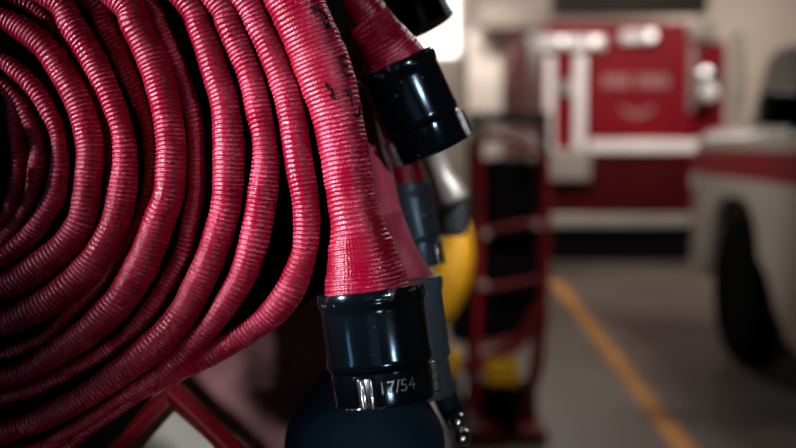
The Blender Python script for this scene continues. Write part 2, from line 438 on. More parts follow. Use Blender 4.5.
# find the ring angle that faces the camera: local x = right, z = axis (down) -> y = z x x
# axis down, right x: y points toward/away; computed numerically
_m = frame_at(P(372, 294, D0), P(385, 402, D0)-P(372, 294, D0)); _c = _m.inverted() @ Vector(CAM); FACE = math.atan2(_c.y, _c.x)
SGN = 1 if math.sin(FACE) > 0 else -1   # +angle moves screen-left if SGN>0
TEXT_ANGLE = FACE - SGN*.28

# ------------------------------------------------------------------ front roll
rollA = empty('hose_roll', P(CX, CY, D0), 'large ribbed red fire hose roll in front, its glossy black coupling hanging at the bottom', 'fire hose', 'rolled fire hoses on the rack')
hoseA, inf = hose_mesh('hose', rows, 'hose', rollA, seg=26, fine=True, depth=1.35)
cA = coupling(rollA, 371.5, 296, D0, 385, 401, D0, .0367, lug_angles=(FACE+SGN*.32, FACE+SGN*.32+2*PI/3, FACE+SGN*.32-2*PI/3), text='17/54', lug_w=.0052)
for ch in [cA]: ch['label'] = 'glossy black coupling with chipped bare-metal lug'

def ink(strokes, name, parent):
    """short ink strokes printed on the hose: (py, lateral -1..1, py2, lateral2, width m)"""
    b = MB(); Ys = inf['Y']; sel = np.where((np.arange(len(Ys)) > len(Ys)*.6) & (inf['b'] > .0175) & (inf['X'] > 250))[0]
    def sp(y, u, off=.0006):
        i = sel[np.argmin(np.abs(Ys[sel]-y))]
        th = math.acos(max(-1, min(1, u)))
        e = .88
        cxx = math.copysign(abs(math.cos(th))**e, math.cos(th)); cyy = abs(math.sin(th))**e
        # the face turned to the camera
        n = inf['N'][i]; s = inf['S'][i]
        sg = -1 if n.dot(FW) > 0 else 1
        right = 1 if s.dot(RT) > 0 else -1
        return inf['C'][i]+s*right*(inf['a'][i]+off)*cxx*(1+.03*math.sin(0))+n*sg*(inf['b'][i]+off)*cyy
    for (y1, u1, y2, u2, w) in strokes:
        k = 6; L_ = []; R_ = []
        pts = [sp(y1+(y2-y1)*j/k, u1+(u2-u1)*j/k) for j in range(k+1)]
        vs = []
        for j, p in enumerate(pts):
            t = pts[min(j+1, k)]-pts[max(j-1, 0)]; t = t/np.linalg.norm(t)
            nn = (CAM-p); nn /= np.linalg.norm(nn); sd = np.cross(t, nn); sd /= np.linalg.norm(sd)
            wj = w*(.8+.4*random.random())
            vs += [p-sd*wj/2, p+sd*wj/2, p+sd*wj/2-nn*.0004, p-sd*wj/2-nn*.0004]
        fs = []
        for j in range(k):
            a = 4*j; c = 4*(j+1)
            for q in range(4): fs.append((a+q, a+(q+1) % 4, c+(q+1) % 4, c+q))
        fs += [(3, 2, 1, 0), (4*k, 4*k+1, 4*k+2, 4*k+3)]
        b.add(vs, fs)
    return b.build(name, 'ink', parent, smooth=False)
ink([(0,.42,4,.52,.002),(0,.62,7,.70,.0016),(6,.56,12,.68,.0018),(10,.62,13,.60,.0012),
     (17,.44,23,.50,.0042),(19,.56,25,.66,.002),(26,.60,34,.62,.0014),(25,.72,32,.75,.0014),(35,.66,41,.68,.0046),(33,.58,38,.60,.0012),
     (66,.60,86,.62,.0016),(67,.62,67.5,.86,.0018),(76,.62,76.5,.84,.0018),(85,.62,85.5,.88,.0018),
     (97,.58,104,.60,.0046),(104,.66,112,.60,.0012),(121,.62,122,.86,.002),(122,.86,112,.90,.0014),
     (86,-.02,93,.0,.0022),(92,.06,100,.05,.0018),(98,-.02,104,.1,.0016)], 'printed_lettering', rollA)

# ------------------------------------------------------------------ rolls behind
def back_roll(dep, r_in, r_out, turns, tail, mat, label, w=26, seed=0, cxy=None):
    k = D0/dep
    cx = 398+(CX-398)*k; cy = 224+(CY-224)*k
    if cxy: cx, cy = cxy
    root = empty('hose_roll', P(cx, cy, dep), label, 'fire hose', 'rolled fire hoses on the rack')
    te = math.atan2(tail[0][1]-cy, tail[0][0]-cx); re = math.hypot(tail[0][0]-cx, tail[0][1]-cy)
    N = int(turns*18); rr = []
    for i in range(N):
        t = i/N; th = te-.35-turns*2*PI*(1-t); r = (r_in+(r_out-r_in)*t)*k*(1+.012*math.sin(3*th+seed))
        rr.append((cx+r*math.cos(th), cy+r*math.sin(th), dep+.002*math.sin(5*th+seed), w*k, 0.))
    rr += [tuple(t)+((0.,) if len(t) == 4 else ()) for t in tail]
    hose_mesh('hose', rr, mat, root, seg=20, fine=(dep < .85), depth=1.5, amp=.00028)
    return root

rB = back_roll(.835, 60, 335, 7, [(300,-90,.835,36),(330,-45,.835,36),(352,-5,.84,38),(368,18,.845,44),(382,42,.85,56,.022),(394,62,.855,66,.027),(402,80,.857,68,.027)], 'hose',
    'second red hose roll, behind the front one, its black coupling tilted out at upper right', 33, 1)
k2 = .857
cB = coupling(rB, 397, 68, k2, 434, 151, k2+.010, .0322, lug_angles=(SGN*.1, SGN*PI*.93), lug_w=.007)
rC = back_roll(.925, 60, 330, 5, [(300,-70,.9,30),(335,0,.89,30),(356,70,.905,30),(367,130,.897,28),(377,170,.885,30),(386,210,.872,30),(396,245,.862,36,.016),(404,275,.862,52,.022),(408,292,.862,66,.026)], 'hose_pink',
    'third hose roll with a faded pink hose strip hanging just right of the front hose', 30, 2)
cC = coupling(rC, 401, 286, .862, 415, 398, .862, .0325, matb='enamel_grey', matr='enamel_grey', lug_angles=(PI,))
rD = back_roll(1.05, 60, 325, 5, [(280,-20,1.05,30),(340,50,1.05,32),(375,110,1.05,34),(394,150,1.05,38,.016),(403,180,1.05,46,.022),(407,198,1.05,50,.024)], 'hose',
    'fourth hose roll, its blurred grey-blue coupling hanging below the tilted black one', 30, 3)
cD = coupling(rD, 405, 190, 1.05, 420, 268, 1.05, .0255, matb='enamel_grey', matr='enamel_grey', lug_angles=(FACE-SGN*.95, FACE+2))
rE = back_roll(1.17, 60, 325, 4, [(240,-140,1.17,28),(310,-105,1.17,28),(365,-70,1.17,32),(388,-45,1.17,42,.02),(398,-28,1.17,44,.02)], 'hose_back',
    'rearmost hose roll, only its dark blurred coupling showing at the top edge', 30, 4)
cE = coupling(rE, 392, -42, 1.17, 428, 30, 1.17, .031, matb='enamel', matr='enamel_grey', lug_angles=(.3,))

# ------------------------------------------------------------------ draped mauve canvas hose below the roll
def ribbon(name, rows_, mat, thick, parent=None, waves=2, amp=.003):
    """rows_: (px_left,py_left, px_right,py_right, depth)"""
    s = catmull(rows_, 10); nu = 40; vs = []
    for i, r in enumerate(s):
        a = P(r[0], r[1], r[4]); c = P(r[2], r[3], r[4]); t = i/len(s)
        for j in range(nu+1):
            u = j/nu
            off = amp*(math.sin(waves*PI*u*2+3*t)+.6*math.sin(5*PI*u+7*t+1)+1.3*math.sin(6*t+2.5*u*PI))
            vs.append(a+(c-a)*u+FW*(off+.03*(2*u-1)**4))
    n = len(s); fs = []
    for i in range(n-1):
        for j in range(nu): q = i*(nu+1)+j; fs.append((q, q+1, q+nu+2, q+nu+1))
    b = MB(); b.add(vs, fs); o = b.build(name, mat, parent, angle=180)
    m = o.modifiers.new('thick', 'SOLIDIFY'); m.thickness = thick; m.offset = 0
    m = o.modifiers.new('sub', 'SUBSURF'); m.levels = m.render_levels = 1
    return o
mv = ribbon('canvas_wrap', [(330,250,420,270,1.020),(290,282,405,320,1.015),(235,315,372,362,1.010),(195,345,350,400,1.005),(172,375,330,440,1.005),(185,430,320,500,1.010),(200,500,315,560,1.020)], 'mauve', .006)
tag(mv, 'faded mauve canvas sagging in soft folds below the hose rolls', 'canvas')

# ------------------------------------------------------------------ navy cap with handle
cap = empty('hose_cap', P(375, 470, .84), 'dark navy rounded rubber cap below the front black coupling, with a narrow handle', 'plug')
b = MB(); mm = frame_at(P(368, 366, .845), P(364, 470, .835)-P(368, 366, .845))
b.lathe([(.010, .000), (.028, .001), (.034, .004), (.040, .013), (.048, .026), (.0555, .038), (.059, .046), (.0605, .056), (.0605, .10), (.056, .104), (.03, .104)], mm, 64)
b.build('cap_body', 'navy', cap)
b = MB(); b.tube([P(428, 352, .90), P(438, 380, .90), P(449, 405, .90), (P(458, 424, .90))], [.0085, .010, .010, .009], 20); b.build('handle', 'navy', cap)
for (x, y) in ((457, 421), (462, 437)):
    b = MB(); ms = Matrix.Translation(Vector(P(x, y, .885)))
    b.lathe([(.0001+.0072*math.sin(PI*i/12), -.0072*math.cos(PI*i/12)) for i in range(13)], ms, 24)
    b.build('rivet', 'bare', cap)

# ------------------------------------------------------------------ red rack
rack = empty('hose_rack', (P(165, 430, .87)[0], P(165, 430, .87)[1], 0), 'red painted rack bars meeting in a peak below the big hose roll', 'rack')
def bar(pts, r, name, mat, par, n=4):
    b = MB(); b.tube(pts, r, n); return b.build(name, mat, par, smooth=False, bevel=r*.25 if n == 4 else 0)
dk = .93
bar([P(176, 381, dk), P(60, 500, dk), P(20, 545, dk)], .0105, 'brace', 'rack_red', rack)
bar([P(163, 383, dk), P(262, 478, dk), P(330, 545, dk)], .0105, 'brace', 'rack_red', rack)
# posts down to the floor and a foot rail, below the frame
for (x, y) in ((22, 543), (328, 543)):
    p = P(x, y, dk); b = MB(); b.box((p[0]-.015, p[1]-.015, 0), (p[0]+.015, p[1]+.015, p[2]+.01)); b.build('post', 'rack_red', rack, bevel=.003)
pl, pr = P(22, 543, dk), P(328, 543, dk)
b = MB(); b.box((pl[0]-.05, pl[1]-.2, 0), (pl[0]+.05, pl[1]+.2, .03)); b.build('foot', 'rack_red', rack, bevel=.004)
b = MB(); b.box((pr[0]-.05, pr[1]-.2, 0), (pr[0]+.05, pr[1]+.2, .03)); b.build('foot', 'rack_red', rack, bevel=.004)
# cradle tray under the rolls (outside the frame)
zc = P(-60, 540, D0)[2]
b = MB(); b.box((pl[0]-.30, P(0,0,.71)[1]-.04, zc-.03), (pl[0]+.16, 1.36, zc-.015)); b.build('tray', 'rack_red', rack, bevel=.003)
for yy in (.66, 1.28):
    b = MB(); b.box((pl[0]-.28, yy, 0), (pl[0]-.25, yy+.03, zc-.02)); b.build('post', 'rack_red', rack, bevel=.003)
poly = [(-420,-240),(334,-240),(343,0),(348,80),(352,160),(349,235),(332,284),(300,308),(262,331),(205,356),(168,378),(118,436),(60,500),(20,520),(-420,520)]
b = MB(); A_ = [P(x, y, .800) for x, y in poly]; B_ = [P(x, y, .804) for x, y in poly]; n_ = len(poly)
b.add(A_+B_, [tuple(range(n_)), tuple(range(2*n_-1, n_-1, -1))]+[(i, (i+1) % n_, (i+1) % n_+n_, i+n_) for i in range(n_)])
b.build('gap_shade_plate', 'matt_black', rack, smooth=False)  # added black sheet in place of the shade between the hose turns
# pale sheet in the peak
q0 = P(174, 411, .955); b = MB()
rmat = Matrix((Vector(RT), Vector(UP), Vector(-FW))).transposed().to_4x4(); rmat.translation = Vector(q0)
b.box((0, -.2, -.004), (.2, 0, .0), rmat @ Matrix.Rotation(math.radians(-41), 4, 'Z'))
sh = b.build('sheet', 'plate', None, smooth=False, bevel=.001)
sh.name = 'metal_sheet'; tag(sh, 'pale grey flat sheet whose corner fills the peak of the red rack bars', 'sheet')

# ------------------------------------------------------------------ silver nozzle behind the couplings
nz = empty('hose_nozzle', P(440, 175, 1.5), 'blurred silver-white nozzle hanging behind the couplings', 'nozzle')
b = MB(); mm = frame_at(P(418, 128, 1.5), P(452, 205, 1.5)-P(418, 128, 1.5))
b.lathe([(.014, 0), (.02, .003), (.021, .02), (.017, .028), (.018, .075), (.024, .095), (.025, .11), (.018, .113)], mm, 40); b.build('barrel', 'silver_white', nz)
b = MB(); mm = frame_at(P(449, 190, 1.52), P(452, 238, 1.52)-P(449, 190, 1.52))
b.lathe([(.012, 0), (.022, .004), (.024, .03), (.022, .06), (.014, .064)], mm, 40); b.build('tip', 'grey_metal', nz)
b = MB(); b.tube([P(425, 128, 1.5), P(418, 100, 1.5), P(405, 60, 1.45), P(380, 20, 1.4), P(340,-60,1.33), P(250,-70,1.31), P(150,40,1.30), P(100,250,1.29), P(80,470,1.285), P(60,640,1.28)], .013, 12); b.build('hose', 'black', nz)

# ================================================================== the bay
def struct(o): o['kind'] = 'structure'; return o
XL, XR, YB, YF, ZC = -6.5, 7.2, 19.0, -5.0, 4.3
b = MB(); b.box((XL, YF, -.1), (XR, YB, 0)); struct(b.build('floor', 'floor', smooth=False, origin=(0, 0, 0)))
b = MB(); b.box((XL, YF, ZC), (XR, YB, ZC+.1)); struct(b.build('ceiling', 'ceiling', smooth=False, origin=(0, 0, ZC)))
wx0, wx1, wz0, wz1 = GX(340, 19), GX(461, 19), GZ(60, 19), GZ(-30, 19)
b = MB()
b.box((XL, YB, 0), (wx0, YB+.2, ZC)); b.box((wx1, YB, 0), (XR, YB+.2, ZC)); b.box((wx0, YB, 0), (wx1, YB+.2, wz0)); b.box((wx0, YB, wz1), (wx1, YB+.2, ZC))
struct(b.build('wall_back', 'wall', smooth=False, origin=(0, YB, 0)))
for nm, x0, x1 in (('wall_left', XL-.2, XL), ('wall_right', XR, XR+.2)):
    b = MB(); b.box((x0, YF, 0), (x1, YB+.2, ZC)); struct(b.build(nm, 'wall', smooth=False, origin=(x0, 0, 0)))
b = MB(); b.box((XL, YF-.2, 0), (-3, YF, ZC)); b.box((3.2, YF-.2, 0), (XR, YF, ZC)); b.box((-3, YF-.2, 3.6), (3.2, YF, ZC))
struct(b.build('wall_front', 'wall', smooth=False, origin=(0, YF, 0)))
w1 = MB(); w1.box((wx0, YB+.08, wz0), (wx1, YB+.10, wz1)); wo = struct(w1.build('window_1', 'daylight', smooth=False))
b = MB()
for (a0, a1, c0, c1) in ((wx0, wx1, wz0, wz0+.08), (wx0, wx1, wz1-.08, wz1), (wx0, wx0+.08, wz0, wz1), (wx1-.08, wx1, wz0, wz1)):
    b.box((a0, YB-.02, c0), (a1, YB+.12, c1))
b.build('window_frame', 'cabinet_beige', wo, smooth=False)
b = MB(); b.box((XL, YB-.03, 0), (XR, YB-.001, .12)); struct(b.build('baseboard_back', 'beam', smooth=False, origin=(0, YB, 0)))
# dark beams under the ceiling, in front of the back wall
b = MB(); b.box((GX(552, 15), 15, GZ(13, 15)), (GX(705, 15), 15.4, ZC)); struct(b.build('trim_1', 'beam', smooth=False, bevel=.02))
b = MB(); b.box((GX(480, 17), 17, GZ(28, 17)), (GX(690, 17), 17.3, GZ(5, 17))); struct(b.build('trim_2', 'cabinet_brown', smooth=False, bevel=.02))
# floor line
x0, y0 = 1.555, 10.6; x1, y1 = 1.27, 3.6
dx, dy = x1-x0, y1-y0; L_ = math.hypot(dx, dy); nx, ny = -dy/L_*.055, dx/L_*.055
b = MB(); yy0 = 10.95; xx0 = x0+(x0-x1)/(y0-y1)*(yy0-y0); 
b.add([(xx0-nx, yy0-ny, .001), (xx0+nx, yy0+ny, .001), (x1+nx, y1+ny, .001), (x1-nx, y1-ny, .001), (xx0-nx, yy0-ny, .004), (xx0+nx, yy0+ny, .004), (x1+nx, y1+ny, .004), (x1-nx, y1-ny, .004)],
      [(0,1,2,3), (7,6,5,4), (0,1,5,4), (1,2,6,5), (2,3,7,6), (3,0,4,7)])
struct(b.build('trim_3', 'line', smooth=False))

# ------------------------------------------------------------------ fire engine
TY = 12.6
def tx(p): return GX(p, TY)
def tz(p): return GZ(p, TY)
eng = empty('fire_engine', (2.6, TY+3, 0), 'red fire engine parked at the far end of the bay with white rails and stripe', 'fire engine')
b = MB(); b.box((tx(541), TY, tz(214)), (tx(696), TY+4.5, tz(22))); b.build('body', 'truck_red', eng, bevel=.06, segs=3)
b = MB(); b.box((tx(694), TY+.10, tz(214)), (tx(727), TY+4.2, tz(40))); b.build('side_locker', 'truck_red', eng, bevel=.06, segs=3)
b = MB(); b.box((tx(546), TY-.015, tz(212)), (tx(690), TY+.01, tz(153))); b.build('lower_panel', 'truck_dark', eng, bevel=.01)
b = MB(); b.box((tx(588), TY-.03, tz(152)), (tx(700), TY+.01, tz(139.5))); b.build('stripe', 'white_trim', eng, bevel=.01)
b = MB(); b.box((tx(549), TY-.12, tz(226)), (tx(694), TY+.05, tz(214))); b.build('rear_step', 'dull_trim', eng, bevel=.02)
b = MB(); b.box((tx(552), TY+.1, .25), (tx(700), TY+4.4, tz(214)+.02)); b.build('undercarriage', 'matt_black', eng, bevel=.03)
b = MB(); b.box((tx(550), TY-.02, .04), (tx(692), TY+.14, tz(228)+.02)); b.build('under_shade_flap', 'matt_black', eng, bevel=.01)  # full-width black sheet standing in for the shade under the engine
for wy in (TY+1.1, TY+3.6):
    for wx in (tx(546)+.20, tx(700)-.05):
        mm = Matrix.Translation((wx, wy, .5)) @ Matrix.Rotation(PI/2, 4, 'Y')
        b = MB(); b.lathe([(.30, -.14), (.47, -.14), (.5, -.10), (.5, .10), (.47, .14), (.30, .14)], mm, 40); t_ = b.build('tyre', 'tyre', eng)
        b = MB(); b.lathe([(.05, -.15), (.28, -.10), (.31, -.13), (.31, .13), (.28, .10), (.05, .15)], mm, 32); b.build('wheel_rim', 'grey_metal', t_)
for (p0, p1, q0_, q1) in ((543, 552, 56, 174), (571.5, 583, 54, 176)):
    b = MB(); cxr = (tx(p0)+tx(p1))/2; r_ = (tx(p1)-tx(p0))/2
    b.box((tx(p0), TY-.13, tz(q1)), (tx(p1), TY-.06, tz(q0_)))
    for zz in (tz(q0_)-.06, tz(q1)+.06, (tz(q0_)+tz(q1))/2): b.box((tx(p0)+.02, TY-.07, zz-.03), (tx(p1)-.02, TY+.01, zz+.03))
    b.build('grab_rail', 'white_trim', eng, bevel=.02, segs=3)
b = MB(); b.box((tx(556), TY-.10, tz(95)), (tx(574), TY-.06, tz(80))); b.build('rail_bracket', 'dull_trim', eng, bevel=.01)
b = MB(); b.box((tx(545), TY-.20, tz(180)), (tx(588), TY-.02, tz(148))); b.build('step_box', 'dull_trim', eng, bevel=.03)
def lamp(px, py, r, par, lit=True, dy=.16):
    mm = Matrix.Translation((tx(px), TY-dy, tz(py))) @ Matrix.Rotation(PI/2, 4, 'X')
    b = MB(); b.lathe([(r*.4, -.08), (r*1.1, -.06), (r*1.15, .0), (r*1.02, .01)], mm, 32); o = b.build('lamp_housing', 'chrome', par)
    b = MB(); b.lathe([(r, 0), (r*.85, .02), (r*.45, .032), (.001, .036)], mm, 32); b.build('lamp_lens', 'lamp_on' if lit else 'white_trim', o)
b = MB(); b.box((tx(538), TY-.10, tz(50)), (tx(603), TY-.0, tz(36))); b.build('light_bar', 'white_trim', eng, bevel=.03)
lamp(558.5, 42, .05, eng); lamp(591, 42, .057, eng)
b = MB(); b.box((tx(617), TY-.10, tz(44)), (tx(650), TY-.0, tz(31))); b.build('light_bar', 'white_trim', eng, bevel=.03)
lamp(645, 36.5, .062, eng)
b = MB()
for (a0, a1) in ((601, 628), (635, 667)): b.box((tx(a0), TY-.012, tz(87)), (tx(a1), TY+.002, tz(75)))
b.build('badge', 'badge', eng, bevel=.04)
b = MB(); b.prism([(tx(617), tz(105)), (tx(627), tz(109)), (tx(636), tz(112)), (tx(645), tz(109)), (tx(655), tz(105)), (tx(648), tz(114)), (tx(636), tz(118)), (tx(624), tz(114))], 1, TY-.012, TY+.002); b.build('crest', 'badge', eng)
# right hand cluster: mirror, lamps, pale post
b = MB(); b.box((tx(690), TY-.22, tz(103)), (tx(714), TY-.08, tz(68))); mi = b.build('chrome_cluster', 'chrome', eng, bevel=.05, segs=3)
mm = Matrix.Translation((tx(702), TY-.22, tz(92))) @ Matrix.Rotation(PI/2, 4, 'X')
b = MB(); b.lathe([(.10, 0), (.08, .03), (.001, .05)], mm, 28); b.build('lens', 'white_trim', mi)
b = MB(); b.box((tx(686), TY-.06, tz(112)), (tx(692), TY+.0, tz(44))); b.build('corner_trim', 'dull_trim', eng, bevel=.02)
b = MB(); b.box((tx(684), TY-.05, tz(40)), (tx(712), TY+.10, tz(22))); b.build('corner_cap', 'dull_trim', eng, bevel=.03)
b = MB(); b.tube([(tx(731), TY-.1, tz(170)), (tx(733), TY-.1, tz(80)), (tx(731), TY-.1, tz(34))], .06, 12); b.build('exhaust_pipe', 'dull_trim', eng)

# ------------------------------------------------------------------ pickup at right
SX = 2.13
pk = empty('pickup_truck', (3.1, 6.2, 0), 'white pickup truck with a red side stripe at the right edge', 'pickup truck')
def hy(p): return SX*FPX/(p-398)      # distance at which the side of the pickup is seen at column p
yc = 7.12
arch = []
for i in range(0, 13):
    a = .001+(PI*.92)*i/12
    arch.append((yc+.57*math.copysign(abs(math.cos(a))**.6, math.cos(a)), .48+.56*math.sin(a)**.7))
arch += [(6.38, .60), (6.24, .44), (6.02, .28)]
yfr = hy(692)
outline = [(yfr, .42), (yfr+.02, .70), (yfr, 1.25), (yfr-.06, 1.42), (yfr-.28, 1.49), (6.4, 1.51), (5.9, 1.52), (2.2, 1.52), (2.2, .26), (5.8, .24)]
outline += [(y, z) for y, z in reversed(arch)]
# reversed(arch) runs from the near side over the top to the front
b = MB(); b.prism(outline, 0, SX, SX+1.95); body = b.build('body', 'pick_white', pk, bevel=.07, segs=4, angle=50)
b = MB()
ys = [yfr-.08, 7.4, 6.9, 6.4, 6.0, 5.6, 5.0, 4.2, 3.0, 2.3]
def st_top(y): return 1.345 if y > 7 else 1.345-(7-y)*.0 
top = [(y, 1.36) for y in ys]; bot = [(y, 1.18) for y in reversed(ys)]
b.prism(top+bot, 0, SX-.004, SX+.004); b.build('side_stripe', 'pick_red', pk)
b = MB(); b.box((SX+.10, yc-.62, .3), (SX+1.8, yc+.52, 1.08)); b.build('wheel_well', 'black', pk, bevel=.05)
for wx in (SX+.14, SX+1.8):
    mm = Matrix.Translation((wx, yc-.10, .46)) @ Matrix.Rotation(PI/2, 4, 'Y')
    b = MB(); b.lathe([(.27, -.13), (.43, -.13), (.46, -.09), (.46, .09), (.43, .13), (.27, .13)], mm, 48); t_ = b.build('tyre', 'tyre', pk)
    b = MB(); b.lathe([(.03, -.10), (.10, -.10), (.13, -.05), (.22, -.06), (.25, -.11), (.255, 0), (.25, .11), (.03, .1)], mm, 32); wr = b.build('wheel_rim', 'black', t_)
b = MB(); b.box((SX+.15, 2.3, .14), (SX+1.8, yfr-.2, .46)); b.build('underbody', 'black', pk, bevel=.04)
b = MB(); b.prism([(6.95, 1.47), (6.62, 1.90), (6.45, 1.97), (2.9, 1.97), (2.4, 1.9), (2.3, 1.47)], 0, SX+.05, SX+1.88); b.build('cab_glass', 'glass', pk, bevel=.05, segs=3)
b = MB(); b.prism([(6.5, 1.93), (6.3, 2.0), (2.9, 2.0), (2.4, 1.93)], 0, SX+.14, SX+1.81); b.build('roof', 'glass', pk, bevel=.03, segs=3)
mr = MB(); mr.box((SX-.20, 5.84, 1.49), (SX+.08, 6.0, 1.69)); mo = mr.build('side_mirror', 'black', pk, bevel=.045, segs=3)
b = MB(); b.tube([(SX-.02, 5.95, 1.49), (SX+.14, 5.93, 1.47)], .03, 10); b.build('mirror_arm', 'black', mo)
mm = Matrix.Translation((SX-.012, yfr-.10, GZ(181, yfr-.1))) @ Matrix.Rotation(-PI/2, 4, 'Y')
b = MB(); b.lathe([(.06, -.02), (.065, .0), (.05, .012), (.001, .018)], mm, 28); b.build('marker_lamp', 'white_trim', pk)
b = MB(); b.box((SX+.1, yfr-.02, .5), (SX+1.85, yfr+.12, .78)); b.build('bumper', 'chrome', pk, bevel=.03)

# ------------------------------------------------------------------ red hand cart with gear
CYY = 5.2
def cp(px, py, dy=0):
    Y = CYY+dy; return (GX(px, Y), Y, GZ(py, Y))
ct = empty('equipment_cart', (GX(508, CYY), CYY, 0), 'red tubular hand cart loaded with black gear, standing left of the orange line', 'cart')
b = MB(); b.tube([cp(476, 428), cp(478, 300), cp(480, 200), cp(478, 150), cp(484, 137), cp(500, 136), cp(520, 143), cp(538, 150), cp(546, 165), cp(546, 260), cp(545, 320), cp(541, 370), cp(528, 410), cp(508, 432)], .021, 12); b.build('frame', 'rack_red', ct)
b = MB(); b.tube([cp(470, 420, .4), cp(471, 260, .4), cp(471, 140, .4), cp(480, 130, .4), cp(530, 140, .4), cp(541, 160, .4), cp(541, 320, .4), cp(530, 400, .4)], .02, 12); b.build('frame', 'rack_red', ct)
for py in (232, 290, 345):
    b = MB(); b.tube([cp(478, py), cp(545, py-12)], .014, 10); b.build('crossbar', 'rack_red', ct)
b = MB(); b.tube([cp(446, 352), cp(470, 370), cp(500, 352), cp(520, 345), cp(545, 300)], .03, 10); b.build('crossbar', 'rack_red', ct)
b = MB(); b.box(cp(452, 430, -.1), cp(535, 418, .5)); b.build('deck', 'rack_red', ct, bevel=.01)
for x_ in (458, 512):
    for dy_ in (-.02, .42):
        mm = Matrix.Translation((GX(x_, CYY), CYY+dy_, .11)) @ Matrix.Rotation(PI/2, 4, 'Y')
        b = MB(); b.lathe([(.02, -.03), (.09, -.035), (.11, -.02), (.11, .02), (.09, .035), (.02, .03)], mm, 28); b.build('wheel', 'tyre', ct)
def bag(name, px0, py0, px1, py1, mat, label, cat, d0=.06, d1=.36, bev=.05, group=None):
    lo = cp(px0, py1, d0); hi = cp(px1, py0, d0)
    b = MB(); b.box(lo, (hi[0], CYY+d1, hi[2])); o = b.build(name, mat, None, bevel=bev, segs=4)
    return tag(o, label, cat, 'black gear bags on the red cart' if name == 'gear_bag' else group)
bag('gear_bag', 487, 160, 540, 252, 'matt_black', 'tall black gear bag in the upper part of the red cart', 'bag', bev=.045)
bag('gear_bag', 450, 266, 476, 345, 'matt_black', 'small black gear bag hung on the left side of the red cart', 'bag', d0=.05, d1=.3, bev=.05)
bag('gear_bag', 480, 255, 541, 343, 'matt_black', 'black gear bag in the middle of the red cart, under the tall one', 'bag', bev=.045)
bag('air_pack', 483, 389, 540, 424, 'matt_black', 'low black pack on the deck of the red cart, under the yellow case', 'pack', d0=.05, d1=.3, bev=.03)
bag('tool_case', 487, 362, 521, 386, 'yellow', 'yellow tool case low on the red cart', 'case', d0=-.06, d1=.2, bev=.012)
bag('air_bottle', 446, 350, 461, 378, 'yellow', 'small yellow bottle low at the left of the red cart', 'bottle', d0=-.05, d1=.05, bev=.03)
for (x, y) in ((486, 235), (483, 285), (531, 158), (537, 226)):
    b = MB(); mm = Matrix.Translation(cp(x, y, -.03)); b.lathe([(.001, -.02), (.016, -.012), (.02, 0), (.016, .012), (.001, .02)], mm @ Matrix.Rotation(PI/2, 4, 'X'), 16); b.build('clamp', 'dull_trim', ct)
# yellow coat hanging nearer
yc_ = MB(); s = catmull([(461, 218, 5, 5.02), (459, 232, 12, 5.02), (455, 256, 18, 5.02), (448, 282, 20, 5.02), (440, 308, 16, 5.02), (434, 328, 8, 5.02)], 6)
pts = [P(q[0], q[1], q[3]) for q in s]; yc_.tube(pts, [q[2]*q[3]/FPX for q in s], 20)
yo = yc_.build('hanging_pouch', 'yellow', None); tag(yo, 'bright yellow pouch hung on the upper left side of the red cart', 'pouch')
b = MB(); b.tube([P(460, 222, 5.02), P(464, 208, 5.08), P(477, 200, 5.12), P(481, 204, 5.16)], .012, 8); b.build('strap', 'black', yo)

# ------------------------------------------------------------------ things at the back
SY = 11.0
sh_ = empty('shelving_unit', (GX(512, SY), SY+.3, 0), 'black shelving unit standing left of the red fire engine', 'shelf')
def sx(p): return GX(p, SY)
def sz(p): return GZ(p, SY)
b = MB(); b.box((sx(470), SY, sz(125)), (sx(550), SY+.5, sz(112))); b.build('top_board', 'black', sh_, bevel=.01)
for p_ in (472, 545):
    b = MB(); b.box((sx(p_), SY+.01, 0), (sx(p_+5), SY+.49, sz(125))); b.build('post', 'black', sh_, bevel=.005)
for q_ in (162, 205, 245):
    b = MB(); b.box((sx(476), SY+.02, sz(q_)), (sx(546), SY+.48, sz(q_-4))); b.build('shelf_board', 'black', sh_, bevel=.005)
b = MB(); b.box((sx(476), SY+.47, .1), (sx(546), SY+.49, sz(162))); b.build('back_panel', 'matt_black', sh_)
for i_, (a0, a1, t0, t1) in enumerate(((479, 508, 168, 201), (512, 543, 172, 201), (480, 541, 212, 241))):
    b = MB(); b.box((sx(a0), SY+.06, sz(t1)), (sx(a1), SY+.42, sz(t0)))
    tag(b.build('storage_bin', 'matt_black', None, bevel=.03), ['narrow black bin on the upper shelf of the black unit, left one', 'black bin on the upper shelf of the black unit, right one beside the fire engine', 'wide black bin on the lower shelf of the black unit'][i_], 'bin', 'black bins in the black shelving unit')
b = MB(); b.box((GX(468, 17.5), 17.5, 0), (GX(536, 17.5), 18.2, GZ(30, 17.5))); cab = b.build('storage_cabinet', 'cabinet_beige', None, bevel=.03)
tag(cab, 'tall pale beige cabinet against the back wall left of the fire engine', 'cabinet')
b = MB(); b.box((GX(501, 17.5), 17.46, .2), (GX(503, 17.5), 17.5, GZ(34, 17.5))); b.build('door_gap', 'beam', cab)
